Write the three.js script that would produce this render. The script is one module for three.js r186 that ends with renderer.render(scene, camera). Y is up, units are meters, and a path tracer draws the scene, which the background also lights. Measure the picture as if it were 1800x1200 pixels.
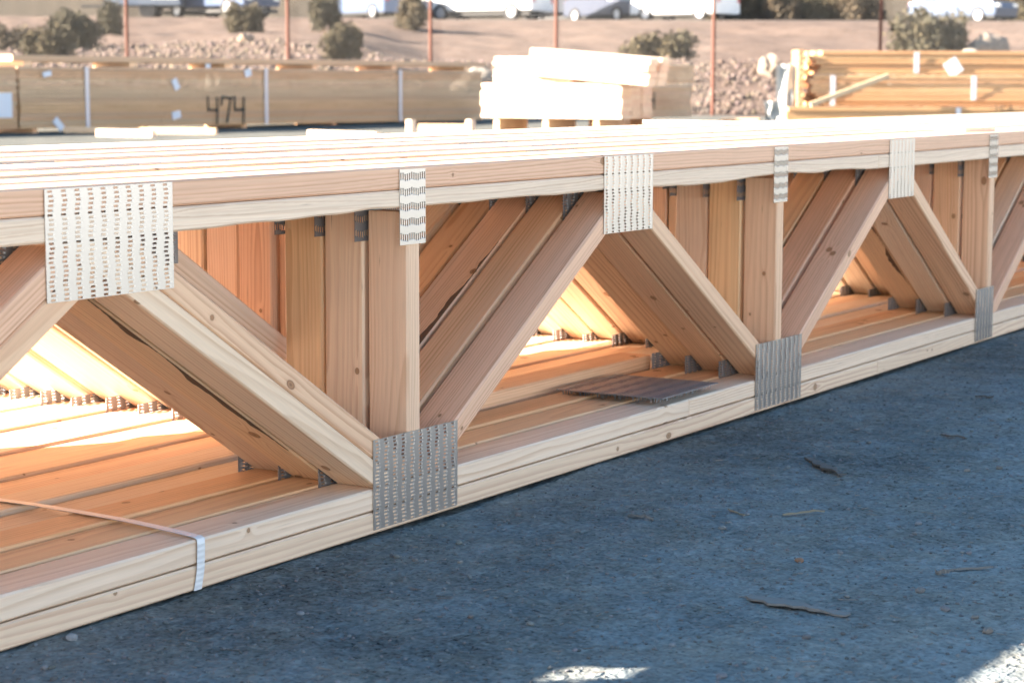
import * as THREE from 'three';
import { mergeGeometries } from 'three/addons/utils/BufferGeometryUtils.js';

// ---------------------------------------------------------------- camera, sky, sun, exposure
const scene = new THREE.Scene();
const V = (x, y, z) => new THREE.Vector3(x, y, z);
const EYE = V(-0.9457, 0.7482, 1.957), YAW = 1.0146, PITCH = 0.1261, ROLL = 0.0027, FPX = 3574.7;
const FW = V(Math.sin(YAW) * Math.cos(PITCH), -Math.sin(PITCH), -Math.cos(YAW) * Math.cos(PITCH));
const RT0 = V(Math.cos(YAW), 0, Math.sin(YAW)), UP0 = V().crossVectors(RT0, FW);
const RT = RT0.clone().multiplyScalar(Math.cos(ROLL)).addScaledVector(UP0, Math.sin(ROLL));
const UPV = UP0.clone().multiplyScalar(Math.cos(ROLL)).addScaledVector(RT0, -Math.sin(ROLL));
const camera = new THREE.PerspectiveCamera(19.056, 1024 / 682, 0.1, 900);
camera.position.copy(EYE); camera.up.copy(UPV); camera.lookAt(EYE.clone().add(FW));
camera.focus = 3.45; camera.userData.fStop = 8.7;

const SUN = V(-1.55, 1, -1.82).normalize();
{ // clear blue winter sky: pale at the horizon, deeper overhead, soft glow round the sun
  const w = 512, h = 256, px = new Float32Array(w * h * 4), d = V();
  for (let j = 0; j < h; j++) for (let i = 0; i < w; i++) {
    const th = (j + 0.5) / h * Math.PI, ph = ((i + 0.5) / w - 0.5) * 2 * Math.PI;   // j = 0 is the bottom row
    const y = -Math.cos(th), s = Math.sin(th);
    d.set(Math.cos(ph) * s, y, Math.sin(ph) * s);
    const e = Math.max(y, 0), t = Math.exp(-e * 9), c = Math.max(0, d.dot(SUN));
    const g = 0.55 * Math.pow(c, 12) + 0.14 * Math.pow(c, 3);
    const o = (j * w + i) * 4;
    px[o] = 0.0165 + 0.88 * t + g * 0.32; px[o + 1] = 0.054 + 0.79 * t + g * 0.30; px[o + 2] = 0.106 + 0.65 * t + g * 0.27; px[o + 3] = 1;
  }
  const sky = new THREE.DataTexture(px, w, h, THREE.RGBAFormat, THREE.FloatType);
  sky.mapping = THREE.EquirectangularReflectionMapping; sky.magFilter = THREE.LinearFilter; sky.minFilter = THREE.LinearFilter; sky.needsUpdate = true;
  scene.background = sky; scene.environment = sky;
}
const sun = new THREE.DirectionalLight(new THREE.Color().setRGB(1, 0.865, 0.72), 5);
sun.position.copy(SUN).multiplyScalar(60); sun.target.position.set(0, 0, 0);
sun.castShadow = true; sun.shadow.mapSize.set(4096, 4096);
Object.assign(sun.shadow.camera, { left: -60, right: 60, top: 60, bottom: -60, near: 1, far: 200 });
scene.add(sun, sun.target);
const renderer = new THREE.WebGLRenderer({ antialias: true });
renderer.toneMapping = THREE.LinearToneMapping; renderer.toneMappingExposure = 9;
renderer.shadowMap.enabled = true;

// ---------------------------------------------------------------- helpers
let seed = 20240611;
const rnd = () => { seed = (seed + 0x6D2B79F5) | 0; let t = Math.imul(seed ^ (seed >>> 15), 1 | seed); t = (t + Math.imul(t ^ (t >>> 7), 61 | t)) ^ t; return ((t ^ (t >>> 14)) >>> 0) / 4294967296; };
const rr = (a, b) => a + (b - a) * rnd(), pick = a => a[Math.floor(rnd() * a.length)];
const clamp = (x, a = 0, b = 1) => Math.min(b, Math.max(a, x)), sst = (a, b, x) => { const t = clamp((x - a) / (b - a)); return t * t * (3 - 2 * t); };
const lerp = (a, b, t) => a + (b - a) * t;
const hash = (x, y, s) => { let h = Math.imul(x, 374761393) ^ Math.imul(y, 668265263) ^ Math.imul(s, 1274126177); h = Math.imul(h ^ (h >>> 13), 1274126177); return ((h ^ (h >>> 16)) >>> 0) / 4294967296; };
function vn(x, y, s = 0, per = 0) {                       // value noise 0..1, optionally periodic in x
  const xi = Math.floor(x), yi = Math.floor(y), fx = x - xi, fy = y - yi, u = fx * fx * (3 - 2 * fx), v = fy * fy * (3 - 2 * fy);
  const m = per ? k => ((k % per) + per) % per : k => k, a = m(xi), b = m(xi + 1);
  return lerp(lerp(hash(a, yi, s), hash(b, yi, s), u), lerp(hash(a, yi + 1, s), hash(b, yi + 1, s), u), v);
}
const fbm = (x, y, s, n = 4) => { let t = 0, a = 0.5; for (let k = 0; k < n; k++) { t += a * vn(x, y, s + k); x *= 2.03; y *= 2.03; a *= 0.5; } return t; };
const taken = {};
const numbered = n => { const k = taken[n] = (taken[n] ?? -1) + 1; return k ? n + '_' + String(k).padStart(3, '0') : n; };
const shade = o => o.traverse(m => { if (m.isMesh) { m.castShadow = true; m.receiveShadow = true; } });
function thing(name, label, category, pos = V(), turn = 0, group) {
  const o = new THREE.Group(); o.name = numbered(name); o.position.copy(pos); o.rotation.y = turn; o.userData = { label, category };
  if (group) o.userData.group = group;
  scene.add(o); return o;
}
function part(name, geo, mat, parent, pos) { const m = new THREE.Mesh(geo, mat); m.name = name; if (pos) m.position.copy(pos); m.castShadow = m.receiveShadow = true; parent.add(m); return m; }
function single(name, geo, mat, label, category, group) { const m = new THREE.Mesh(geo, mat); m.name = numbered(name); m.castShadow = m.receiveShadow = true; m.userData = { label, category }; if (group) m.userData.group = group; scene.add(m); return m; }
function struct(name, geo, mat) { const m = new THREE.Mesh(geo, mat); m.name = numbered(name); m.castShadow = m.receiveShadow = true; m.userData = { kind: 'structure' }; scene.add(m); return m; }
const FH = V(Math.sin(YAW), 0, -Math.cos(YAW)), RH = V(Math.cos(YAW), 0, Math.sin(YAW));   // horizontal forward and right of the viewpoint
const rayTo = (px, py) => FW.clone().addScaledVector(RT, (px - 900) / FPX).addScaledVector(UPV, -(py - 600) / FPX);
const at = (px, py, d) => { const r = rayTo(px, py); return EYE.clone().addScaledVector(r, d / r.dot(FH)); };        // a place d metres out into the yard
const onY = (px, py, y) => { const r = rayTo(px, py); return EYE.clone().addScaledVector(r, (y - EYE.y) / r.y); };
const ad = (a, d, y = 0) => V(EYE.x + RH.x * a + FH.x * d, y, EYE.z + RH.z * a + FH.z * d);
const lin = (r, g, b) => new THREE.Color().setRGB(r, g, b);
const std = (c, roughness = 0.8, metalness = 0, o = {}) => new THREE.MeshStandardMaterial({ color: c, roughness, metalness, ...o });
function dataTex(w, h, fill, srgb) {
  const px = new Uint8Array(w * h * 4); fill(px);
  const t = new THREE.DataTexture(px, w, h); t.wrapS = t.wrapT = THREE.RepeatWrapping; t.magFilter = THREE.LinearFilter; t.minFilter = THREE.LinearMipmapLinearFilter; t.generateMipmaps = true;
  if (srgb) t.colorSpace = THREE.SRGBColorSpace;
  t.needsUpdate = true; return t;
}
const toS = x => 255 * (x <= 0.0031308 ? 12.92 * x : 1.055 * Math.pow(x, 1 / 2.4) - 0.055);

// ---------------------------------------------------------------- sawn softwood: growth rings cut by a plane, knots, resin marks
const WU = 3.2, WV = 0.256;                                // metres that one sheet covers along and across the grain
function woodSheet(s, o) {
  const w = 2048, h = 256, knots = [], marks = [];
  const sv = seed; seed = 777 + s * 9173;
  for (let k = 0; k < o.knots; k++) knots.push([rr(0, WU), rr(0, WV), 0.0025 + 0.0085 * Math.pow(rnd(), 1.6), rr(0.8, 1.7), rnd()]);
  for (let k = 0; k < 34; k++) marks.push([rr(0, WU), rr(0, WV), rr(0.006, 0.035), rr(0.0006, 0.0016), rr(0.12, 0.5)]);
  seed = sv;
  return dataTex(w, h, px => {
    for (let j = 0; j < h; j++) for (let i = 0; i < w; i++) {
      const u = i / w * WU, v = j / h * WV;
      const wob = vn(u * 2.5, v * 9, s, 8) - 0.5 + 0.5 * (vn(u * 6.25, v * 16, s + 8, 20) - 0.5), wob2 = vn(u * 10, v * 60, s + 1, 32) - 0.5;
      const yc = WV * 0.5 + o.wander * (vn(u * 1.25, 0.5, s + 2, 4) - 0.5);
      const dp = o.pith + o.dip * (vn(u * 0.9375, 3.5, s + 3, 3) - 0.35);
      let vv = v - yc; vv = ((vv + WV * 1.5) % WV) - WV * 0.5;
      let R = Math.sqrt(vv * vv + dp * dp) + wob * 0.006 + wob2 * 0.0011, kn = 0, kr = 0, kq = 0, ka = 0, halo = 0;
      for (const [ku, kv, r, el, kk] of knots) {
        let du = Math.abs(u - ku); if (du > WU / 2) du = WU - du;
        if (du > 0.14) continue;
        let dv = v - kv; if (dv > WV / 2) dv -= WV; if (dv < -WV / 2) dv += WV;
        const q = Math.sqrt(du * du / (el * el) + dv * dv) / r;
        R += (dv > 0 ? 1 : -1) * r * 0.9 * Math.exp(-q * q * 0.09) * Math.exp(-Math.abs(dv) / r * 0.25);
        if (q < 1) { kn = Math.max(kn, sst(1, 0.8, q)); kr = kk * 7 + Math.atan2(dv, du) * 0.6; kq = q; ka = kk * 2 - 0.9; }
        halo = Math.max(halo, Math.exp(-Math.max(0, q - 0.8) * 1.6) * 0.75);
      }
      const ph = R / o.ring + 0.9 * vn(R * 70, 7.7, s + 4), f = ph - Math.floor(ph);
      const late = sst(0.3, 0.9, f) * (1 - sst(0.93, 1, f)) * (0.25 + 0.75 * hash(Math.floor(ph), 1, s)) * (0.6 + 0.8 * vn(u * 2.5, v * 14, s + 9, 8));
      const fib = vn(u * 30, v * 900, s + 5, 96) - 0.5, fib2 = vn(u * 7.5, v * 320, s + 6, 24) - 0.5, tone = vn(u * 1.25, v * 12, s + 7, 4) - 0.5;
      let k = 1 + 0.10 * fib + 0.08 * fib2 + 0.16 * tone, L = clamp(late * o.depth + halo * 0.45);
      let c0 = lerp(o.early[0], o.late[0], L) * k, c1 = lerp(o.early[1], o.late[1], L) * k, c2 = lerp(o.early[2], o.late[2], L) * k;
      if (kn > 0) { const rim = sst(0.55, 0.9, kq) * (0.4 + 0.6 * vn(kr * 3, ka * 2.2, s + 11)), core = sst(0.34, 0.12, kq) * (ka > 0.1 ? 0.7 : 0.1), rg = 0.86 + 0.14 * Math.sin(kq * 15), dk = clamp(rim * 0.75 + core); c0 = lerp(c0, lerp(0.44 * rg, 0.15, dk), kn * 0.95); c1 = lerp(c1, lerp(0.235 * rg, 0.065, dk), kn * 0.95); c2 = lerp(c2, lerp(0.115 * rg, 0.03, dk), kn * 0.95); }
      for (const [mu, mv, ml, mw, md] of marks) {
        const du = Math.abs(u - mu); if (du > ml) continue;
        const dv = Math.abs(v - mv - 0.1 * mw * Math.sin(u * 200)); if (dv > mw) continue;
        const m = md * (1 - du / ml) * (1 - dv / mw); c0 *= 1 - m; c1 *= 1 - m * 1.15; c2 *= 1 - m * 1.25;
      }
      const q = (j * w + i) * 4; px[q] = toS(clamp(c0)); px[q + 1] = toS(clamp(c1)); px[q + 2] = toS(clamp(c2)); px[q + 3] = 255;
    }
  }, true);
}
const E1 = [0.82, 0.585, 0.385], L1 = [0.59, 0.345, 0.18], E2 = [0.80, 0.54, 0.37], L2 = [0.56, 0.305, 0.175], E3 = [0.83, 0.615, 0.43], L3 = [0.65, 0.415, 0.25];
const sheets = [
  woodSheet(11, { knots: 20, wander: 0.05, pith: 0.035, dip: 0.05, ring: 0.0075, depth: 0.75, early: E1, late: L1 }),
  woodSheet(23, { knots: 26, wander: 0.08, pith: 0.020, dip: 0.03, ring: 0.0062, depth: 0.7, early: E2, late: L2 }),
  woodSheet(37, { knots: 14, wander: 0.03, pith: 0.09, dip: 0.03, ring: 0.0040, depth: 0.75, early: E3, late: L3 }),
  woodSheet(41, { knots: 22, wander: 0.06, pith: 0.05, dip: 0.07, ring: 0.0105, depth: 0.7, early: E1, late: L2 }),
  woodSheet(59, { knots: 28, wander: 0.09, pith: 0.015, dip: 0.02, ring: 0.0082, depth: 0.75, early: E2, late: L1 }),
  woodSheet(67, { knots: 12, wander: 0.02, pith: 0.12, dip: 0.02, ring: 0.0042, depth: 0.6, early: E3, late: L1 }),
];
const TINT = { plain: [1.04, 0.99, 0.90], pink: [1.02, 0.93, 0.90], pale: [1.04, 1.10, 1.20], gold: [1.06, 0.97, 0.79], brown: [0.98, 0.88, 0.74], weathered: [0.68, 0.71, 0.68], amber: [0.66, 0.56, 0.42], cream: [1.05, 1.08, 1.14], driftwood: [0.74, 0.71, 0.62], blond: [1.02, 1.18, 1.38] };  // the last tint holds the glow inside the bundle in its colour
const woods = {};
for (const k in TINT) woods[k] = sheets.map(t => std(lin(...TINT[k]), 0.5, 0, { map: t }));
const wood = (tint = 'plain', n) => woods[tint][n ?? Math.floor(rnd() * sheets.length)];

// a board: a convex outline in x,y pushed back in z, all edges eased, grain running along `ang`
function boardGeo(poly, zf, depth, ang = 0, c = 0.0022) {
  const n = poly.length, ca = Math.cos(ang), sa = Math.sin(ang), ou = rnd(), ov = rnd(), pos = [], uv = [];
  const inset = poly.map((p, i) => {
    const a = poly[(i + n - 1) % n], b = poly[(i + 1) % n];
    const e1 = [p[0] - a[0], p[1] - a[1]], e2 = [b[0] - p[0], b[1] - p[1]], l1 = Math.hypot(...e1) || 1, l2 = Math.hypot(...e2) || 1;
    const n1 = [-e1[1] / l1, e1[0] / l1], n2 = [-e2[1] / l2, e2[0] / l2], k = Math.max(0.25, 1 + n1[0] * n2[0] + n1[1] * n2[1]);
    return [p[0] + (n1[0] + n2[0]) * c / k, p[1] + (n1[1] + n2[1]) * c / k];
  });
  const put = (p, z, face) => {
    pos.push(p[0], p[1], z);
    const t = p[0] * ca + p[1] * sa, q = -p[0] * sa + p[1] * ca;
    uv.push(face === 2 ? (q * 2.1) / WU + ou : t / WU + ou, face === 0 ? q / WV + ov : (face === 2 ? z / WV * 1.4 : z / WV) + ov + 0.37);
  };
  const cap = (P, z, flip) => { for (const [i, j, k] of THREE.ShapeUtils.triangulateShape(P.map(p => new THREE.Vector2(...p)), [])) for (const m of flip ? [i, k, j] : [i, j, k]) put(P[m], z, 0); };
  cap(inset, zf, false); cap(inset, zf - depth, true);
  const ring = (A, za, B, zb, face) => { for (let i = 0; i < n; i++) { const j = (i + 1) % n; const ex = poly[j][0] - poly[i][0], ey = poly[j][1] - poly[i][1], al = Math.abs(ex * ca + ey * sa) / (Math.hypot(ex, ey) || 1), fc = face ?? (al < 0.5 ? 2 : 1);
    put(A[i], za, fc); put(B[i], zb, fc); put(B[j], zb, fc); put(A[i], za, fc); put(B[j], zb, fc); put(A[j], za, fc); } };
  ring(inset, zf, poly, zf - c); ring(poly, zf - c, poly, zf - depth + c); ring(poly, zf - depth + c, inset, zf - depth);
  const g = new THREE.BufferGeometry();
  g.setAttribute('position', new THREE.Float32BufferAttribute(pos, 3)); g.setAttribute('uv', new THREE.Float32BufferAttribute(uv, 2)); g.computeVertexNormals();
  return g;
}
const rect = (x0, x1, y0, y1) => [[x0, y0], [x1, y0], [x1, y1], [x0, y1]];
function clipPoly(P, nx, ny, d) {                          // keep nx*x + ny*y <= d
  const out = [];
  for (let i = 0; i < P.length; i++) { const a = P[i], b = P[(i + 1) % P.length], fa = nx * a[0] + ny * a[1] - d, fb = nx * b[0] + ny * b[1] - d;
    if (fa <= 0) out.push(a);
    if ((fa < 0 && fb > 0) || (fa > 0 && fb < 0)) { const t = fa / (fa - fb); out.push([lerp(a[0], b[0], t), lerp(a[1], b[1], t)]); } }
  return out;
}
function waneRect(x0, x1, y0, y1, s, amt, from, to) {      // the lower edge keeps a little of the tree's round
  const P = [[x1, y1], [x0, y1], [x0, y0]];
  for (let x = x0 + 0.03; x < x1 - 0.02; x += 0.03) { const k = sst(from, from + 0.15, x) * (1 - sst(to - 0.15, to, x)); P.push([x, y0 + k * amt * Math.max(0, fbm(x * 3.3, 1, s, 4) * 2.2 - 0.75)]); }
  P.push([x1, y0]); return P;
}

// ---------------------------------------------------------------- punched steel connector plates
const plateSteel = [0, 1, 2].map(k => std(lin(0.57 - k * 0.02, 0.56 - k * 0.02, 0.55 - k * 0.018), 0.27 + k * 0.035, 1)), shadedSteel = std(lin(0.27, 0.28, 0.30), 0.42, 0.45);  // darker copy of the plate steel: shade inside the bundle put into its colour
const plateCache = {};
function plateGeo(cols, rows, turned, walls) {             // cols are 25.4 mm apart, rows 6.35 mm; teeth bent back from every slot
  const key = [cols, rows, turned, walls].join();
  if (plateCache[key]) return plateCache[key];
  const W = cols * 0.0254, H = rows * 0.00635, t = 0.0012, pos = [];
  const P = (x, y, z) => turned ? [-y, x, z] : [x, y, z];
  const quad = (a, b, c, d) => { for (const p of [a, b, c, a, c, d]) pos.push(...P(...p)); };
  for (let i = 0; i < cols; i++) for (let j = 0; j < rows; j++) {
    const x0 = -W / 2 + i * 0.0254, x1 = x0 + 0.0254, y0 = -H / 2 + j * 0.00635, y1 = y0 + 0.00635;
    const sh = 0.0014 * Math.sin(j * 2 * Math.PI / 5 + 0.4) + 0.0004 * Math.sin(i * 7 + j * 3), a0 = x0 + 0.0062 + sh, a1 = a0 + 0.0128, b0 = y0 + 0.0015, b1 = y1 - 0.0016;
    quad([x0, y0, 0], [x1, y0, 0], [a1, b0, 0], [a0, b0, 0]); quad([x1, y0, 0], [x1, y1, 0], [a1, b1, 0], [a1, b0, 0]);
    quad([x1, y1, 0], [x0, y1, 0], [a0, b1, 0], [a1, b1, 0]); quad([x0, y1, 0], [x0, y0, 0], [a0, b0, 0], [a0, b1, 0]);
    if (walls) { quad([a0, b0, 0], [a1, b0, 0], [a1, b0, -t], [a0, b0, -t]); quad([a1, b1, 0], [a0, b1, 0], [a0, b1, -t], [a1, b1, -t]); }
    // a tooth at each end of the slot
    const m0 = a0 + 0.0022, m1 = a1 - 0.0022;                // bent lip, then the tooth
    quad([a0, b0, 0], [m0, b0, -0.0015], [m0, b1, -0.0015], [a0, b1, 0]); quad([m1, b0, -0.0015], [a1, b0, 0], [a1, b1, 0], [m1, b1, -0.0015]);
    quad([m0, b0, -0.0015], [m0, b1, -0.0015], [m0 + 0.0004, b1 - 0.001, -0.008], [m0 + 0.0004, b0 + 0.001, -0.008]);
    quad([m1, b1, -0.0015], [m1, b0, -0.0015], [m1 - 0.0004, b0 + 0.001, -0.008], [m1 - 0.0004, b1 - 0.001, -0.008]);
  }
  for (const [a, b] of [[[-1, -1], [1, -1]], [[1, -1], [1, 1]], [[1, 1], [-1, 1]], [[-1, 1], [-1, -1]]]) quad([a[0] * W / 2, a[1] * H / 2, 0], [a[0] * W / 2, a[1] * H / 2, -t], [b[0] * W / 2, b[1] * H / 2, -t], [b[0] * W / 2, b[1] * H / 2, 0]);
  const g = new THREE.BufferGeometry(); g.setAttribute('position', new THREE.Float32BufferAttribute(pos, 3)); g.computeVertexNormals();
  return plateCache[key] = g;
}

// ---------------------------------------------------------------- the floor trusses
const H = 0.610, PLY = 0.038, DEP = 0.0868, WDEP = 0.0835, STEP = 0.7465;   // depth of a truss, chord ply, board width, half a panel
const ORD = ['frontmost', 'second', 'third', 'fourth', 'fifth', 'sixth', 'seventh', 'eighth', 'ninth', 'tenth', 'eleventh', 'twelfth', 'thirteenth', 'rearmost'];
const ZS = []; for (let k = 0; k < 3; k++) ZS.push(-k * 0.0906); for (let k = 0; k < 11; k++) ZS.push(-0.288 - k * 0.0906);
const SLOPE = 0.632, ANG = Math.atan(SLOPE), VT = 0.0385 / Math.cos(ANG);
function chordRow(t, name, y0, y1, x0, x1, cuts, z, tint, o = {}) {
  const xs = [x0, ...cuts, x1];
  for (let i = 0; i + 1 < xs.length; i++) {
    const a = xs[i] + 0.0006, b = xs[i + 1] - 0.0006;
    const P = o.wane ? waneRect(a, b, y0, y1, o.wane, 0.011, o.from, o.to) : rect(a, b, y0, y1);
    part(name, boardGeo(P, z + (i % 2 ? -0.0006 : 0), DEP, 0, 0.003), wood(tint, o.sheet), t);
  }
}
function diagonal(t, xTop, dir, z, x0clip, x1clip, offs, tint, sheet) {   // upper edge passes (xTop, .484), falling in the direction dir
  const up = x => 0.484 - SLOPE * dir * (x - xTop) - offs;
  let P = [[-5, up(-5) - VT], [15, up(15) - VT], [15, up(15)], [-5, up(-5)]];
  P = clipPoly(P, 0, 1, H - 2 * PLY - 0.0008); P = clipPoly(P, 0, -1, -(2 * PLY + 0.0008)); P = clipPoly(P, 1, 0, x1clip); P = clipPoly(P, -1, 0, -x0clip);
  if (P.length < 3) return;
  part('diagonal_web', boardGeo(P, z - (z < -0.01 ? rr(0.0005, 0.003) : 0), WDEP, -dir * ANG, 0.0032), wood(tint, sheet), t);
}
function plate(t, x, y, z, cols, rows, turned, walls, back, tilt = 0) {
  const m = part('connector_plate', plateGeo(cols, rows, turned, walls), z > -0.01 ? pick(plateSteel) : shadedSteel, t, V(x, y, z));
  m.rotation.z = tilt; if (back) m.rotation.y = Math.PI;
  return m;
}
for (let k = 0; k < ZS.length; k++) {
  const z = ZS[k], front = k < 3, sh = front ? 0 : 0.343, j = k ? rr(-0.008, 0.008) : 0, dx = sh + j, dy = k === 3 ? -0.003 : k ? (k % 2 ? 0.0005 : 0.005) + rr(0, 0.0035) : 0;
  const t = thing('floor_truss', `${ORD[k]} wooden floor truss${k ? (k === ZS.length - 1 ? ' of the bundle, its back to the yard' : ' counted from the front of the bundle') : ' of the bundle, its steel plates facing the camera'}`, 'floor truss', V(0, dy, 0), 0, 'floor trusses standing side by side in the bundle');
  t.userData.dx = dx;
  const xa = front ? -0.25 + dx : k < 5 ? 0.47 + j : 0.16 + j, xb = 9.4 + dx;
  const T = n => 1.147 + dx + (n - 1) * 2 * STEP, B = n => 1.8865 + dx + (n - 1) * 2 * STEP;
  const tn = () => pick(front ? ['plain', 'cream', 'plain', 'pink'] : ['blond', 'blond', 'pale', 'cream']);  // rear trusses lightened: brighter inside light put into their wood colour
  const gap = rr(0.0003, 0.0012);
  // chords
  if (!k) {
    chordRow(t, 'top_chord', H - PLY, H, xa, xb, [6.3], z, 'pink', { sheet: 1 });
    chordRow(t, 'top_chord', H - 2 * PLY + gap, H - PLY - gap, xa, xb, [3.976, 7.4], z + 0.0006, 'pale', { wane: 91, sheet: 2, from: 1.35, to: 3.97 });
    chordRow(t, 'bottom_chord', PLY + gap, 2 * PLY, xa, xb, [2.926, 6.6], z, 'pale', { sheet: 5 });
    chordRow(t, 'bottom_chord', 0, PLY - gap, xa, xb, [4.004, 7.9], z + 0.0006, 'pale', { sheet: 3 });
  } else {
    chordRow(t, 'top_chord', H - PLY, H, xa, xb, [rr(3, 7)], z, tn());
    chordRow(t, 'top_chord', H - 2 * PLY + gap, H - PLY - gap, xa, xb, [rr(3, 7)], z, tn());
    chordRow(t, 'bottom_chord', PLY + gap, 2 * PLY, xa, xb, [rr(3.8, 7)], z, pick(front ? ['plain', 'pink', 'gold'] : ['cream', 'blond', 'pale']));
    chordRow(t, 'bottom_chord', 0, PLY - gap, xa, xb, [rr(3, 7)], z, tn());
    if (k === 3) part('bottom_chord', boardGeo(rect(2.30, 3.29, 2 * PLY + 0.0006, 3 * PLY), z, DEP, 0), wood('plain'), t);
  }
  // webs and plates
  for (let n = 0; n <= 6; n++) {
    const xt = T(n), xB = B(n), tp = n + 1, dbl = n <= 1;
    if (xB > xa + 0.03 && xB < xb) {
      const pw = rr(-0.001, 0.001);
      part('vertical_web', boardGeo(rect(xB - 0.019, xB + 0.019, 2 * PLY + 0.0008, H - 2 * PLY - 0.0008), z + pw * 0.5 - (k ? rr(0.0005, 0.003) : 0), WDEP, Math.PI / 2, 0.0036), wood(k ? pick(front ? ['plain', 'gold', 'cream'] : ['blond', 'blond', 'pale']) : 'pink'), t);
    }
    // falling from T(n) to B(n), rising from B(n) to T(n+1)
    const lo = Math.max(xa, xt - 0.10), hi = Math.min(xb, xB - 0.0195);
    if (hi > lo + 0.1) {
      diagonal(t, xt + 0.127, 1, z, lo, hi, 0, k ? tn() : 'pink', k ? undefined : 3);
      if (n === 1 && front) diagonal(t, xt + 0.127, 1, z + (k ? 0 : 0.0008), lo, hi, VT + 0.001, k ? tn() : 'pale', k ? undefined : 0);
    }
    const lo2 = Math.max(xa, xB + 0.0195), hi2 = Math.min(xb, T(tp) + 0.10);
    if (hi2 > lo2 + 0.1) {
      const up = n === 0 && front ? -0.031 : 0;
      diagonal(t, T(tp) - 0.1105, -1, z, lo2, hi2, up, k ? tn() : 'pink', k ? undefined : 1);
      if (n === 0 && front) diagonal(t, T(tp) - 0.1105, -1, z, lo2, hi2, up + VT + 0.001, k ? tn() : 'pink', k ? undefined : 3);
    }
    // plates: front and back
    const tc = n === 1 ? 10 : n === 2 ? 8 : 7, bc = n <= 2 ? 10 : 6;
    for (const back of [false, true]) {
      const zp = back ? z - DEP - 0.0010 : z + (k ? 0.0010 : 0.0022), w = !k && !back, ti = rr(-0.006, 0.006);
      if (back && !(k === 2 || k === ZS.length - 1)) continue;
      if (xt > xa + 0.1 && xt < xb - 0.1) plate(t, xt + 0.001 * n, 0.531, zp, tc, 24, false, w, back, ti);
      if (xB > xa + 0.1 && xB < xb - 0.1) {
        plate(t, xB + (n === 3 ? -0.045 : k && front && n === 1 ? -0.012 : 0.003), k ? (front ? 0.058 : 0.053) : 0.0825, zp, k && front && n === 1 ? 11 : bc, k ? (front ? 17 : 15) : 24, false, w, back, k ? ti * 0.5 : -0.004);
        plate(t, xB - 0.006, 0.542, zp, 5, 12, true, w, back, ti * 0.5);
      }
    }
  }
}

// bark left on the edges of a few webs
function barkEdge(k, nth, pts, sgn) {                       // pts(x) gives the edge line in x,y; sgn: side of the board it lies on
  const t = scene.getObjectByName(k ? 'floor_truss_' + String(k).padStart(3, '0') : 'floor_truss'), webs = t.children.filter(c => c.name === 'diagonal_web'), pos = [], idx = [], [x0, x1, fy, nx, ny] = pts, N = 90, zf = ZS[k] - 0.0045;
  for (let i = 0; i <= N; i++) { const u = i / N, x = lerp(x0, x1, u), w = 0.0005 + 0.017 * sst(0, 0.2, u) * sst(1, 0.75, u) * clamp(fbm(x * 14, 2, 300 + k, 4) * 2.6 - 0.75), y = fy(x), h = 0.0012 * vn(x * 160, 5, k);
    for (const [a, b] of [[0, 0.0003], [0.5, 0.0009 + h], [1, 0.0003]]) pos.push(x + nx * b, y + ny * b, zf - w * a);
    if (i < N) for (let q = 0; q < 2; q++) { const a = i * 3 + q; idx.push(a, a + 3, a + 1, a + 1, a + 3, a + 4); } }
  const g = new THREE.BufferGeometry(); g.setAttribute('position', new THREE.Float32BufferAttribute(pos, 3)); g.setIndex(idx); g.computeVertexNormals();
  part('bark_edge', g, barkMat, webs[nth]);
}
const barkMat = std(lin(0.15, 0.085, 0.05), 0.95, 0, { side: THREE.DoubleSide }), sn = Math.sin(ANG), cs = Math.cos(ANG);
for (const [k, x0, x1] of [[1, 1.20, 1.66]]) barkEdge(k, 0, [x0, x1, x => 0.484 - SLOPE * (x - scene.getObjectByName('floor_truss_00' + k).userData.dx - 1.274) - 2 * VT - 0.001, -sn, -cs]);
barkEdge(2, 0, [2.10, 2.45, x => 0.484 + SLOPE * (x - scene.getObjectByName('floor_truss_002').userData.dx - 2.5295), -sn, cs]);
barkEdge(3, 0, [2.25, 2.80, x => 0.484 + SLOPE * (x - scene.getObjectByName('floor_truss_003').userData.dx - 2.5295), -sn, cs]);
barkEdge(2, 0, [4.30, 4.70, x => 0.484 - SLOPE * (x - scene.getObjectByName('floor_truss_002').userData.dx - 4.26) - VT, -sn, -cs]);
scene.traverse(o => { if (o.name.startsWith('floor_truss')) delete o.userData.dx; });

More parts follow.
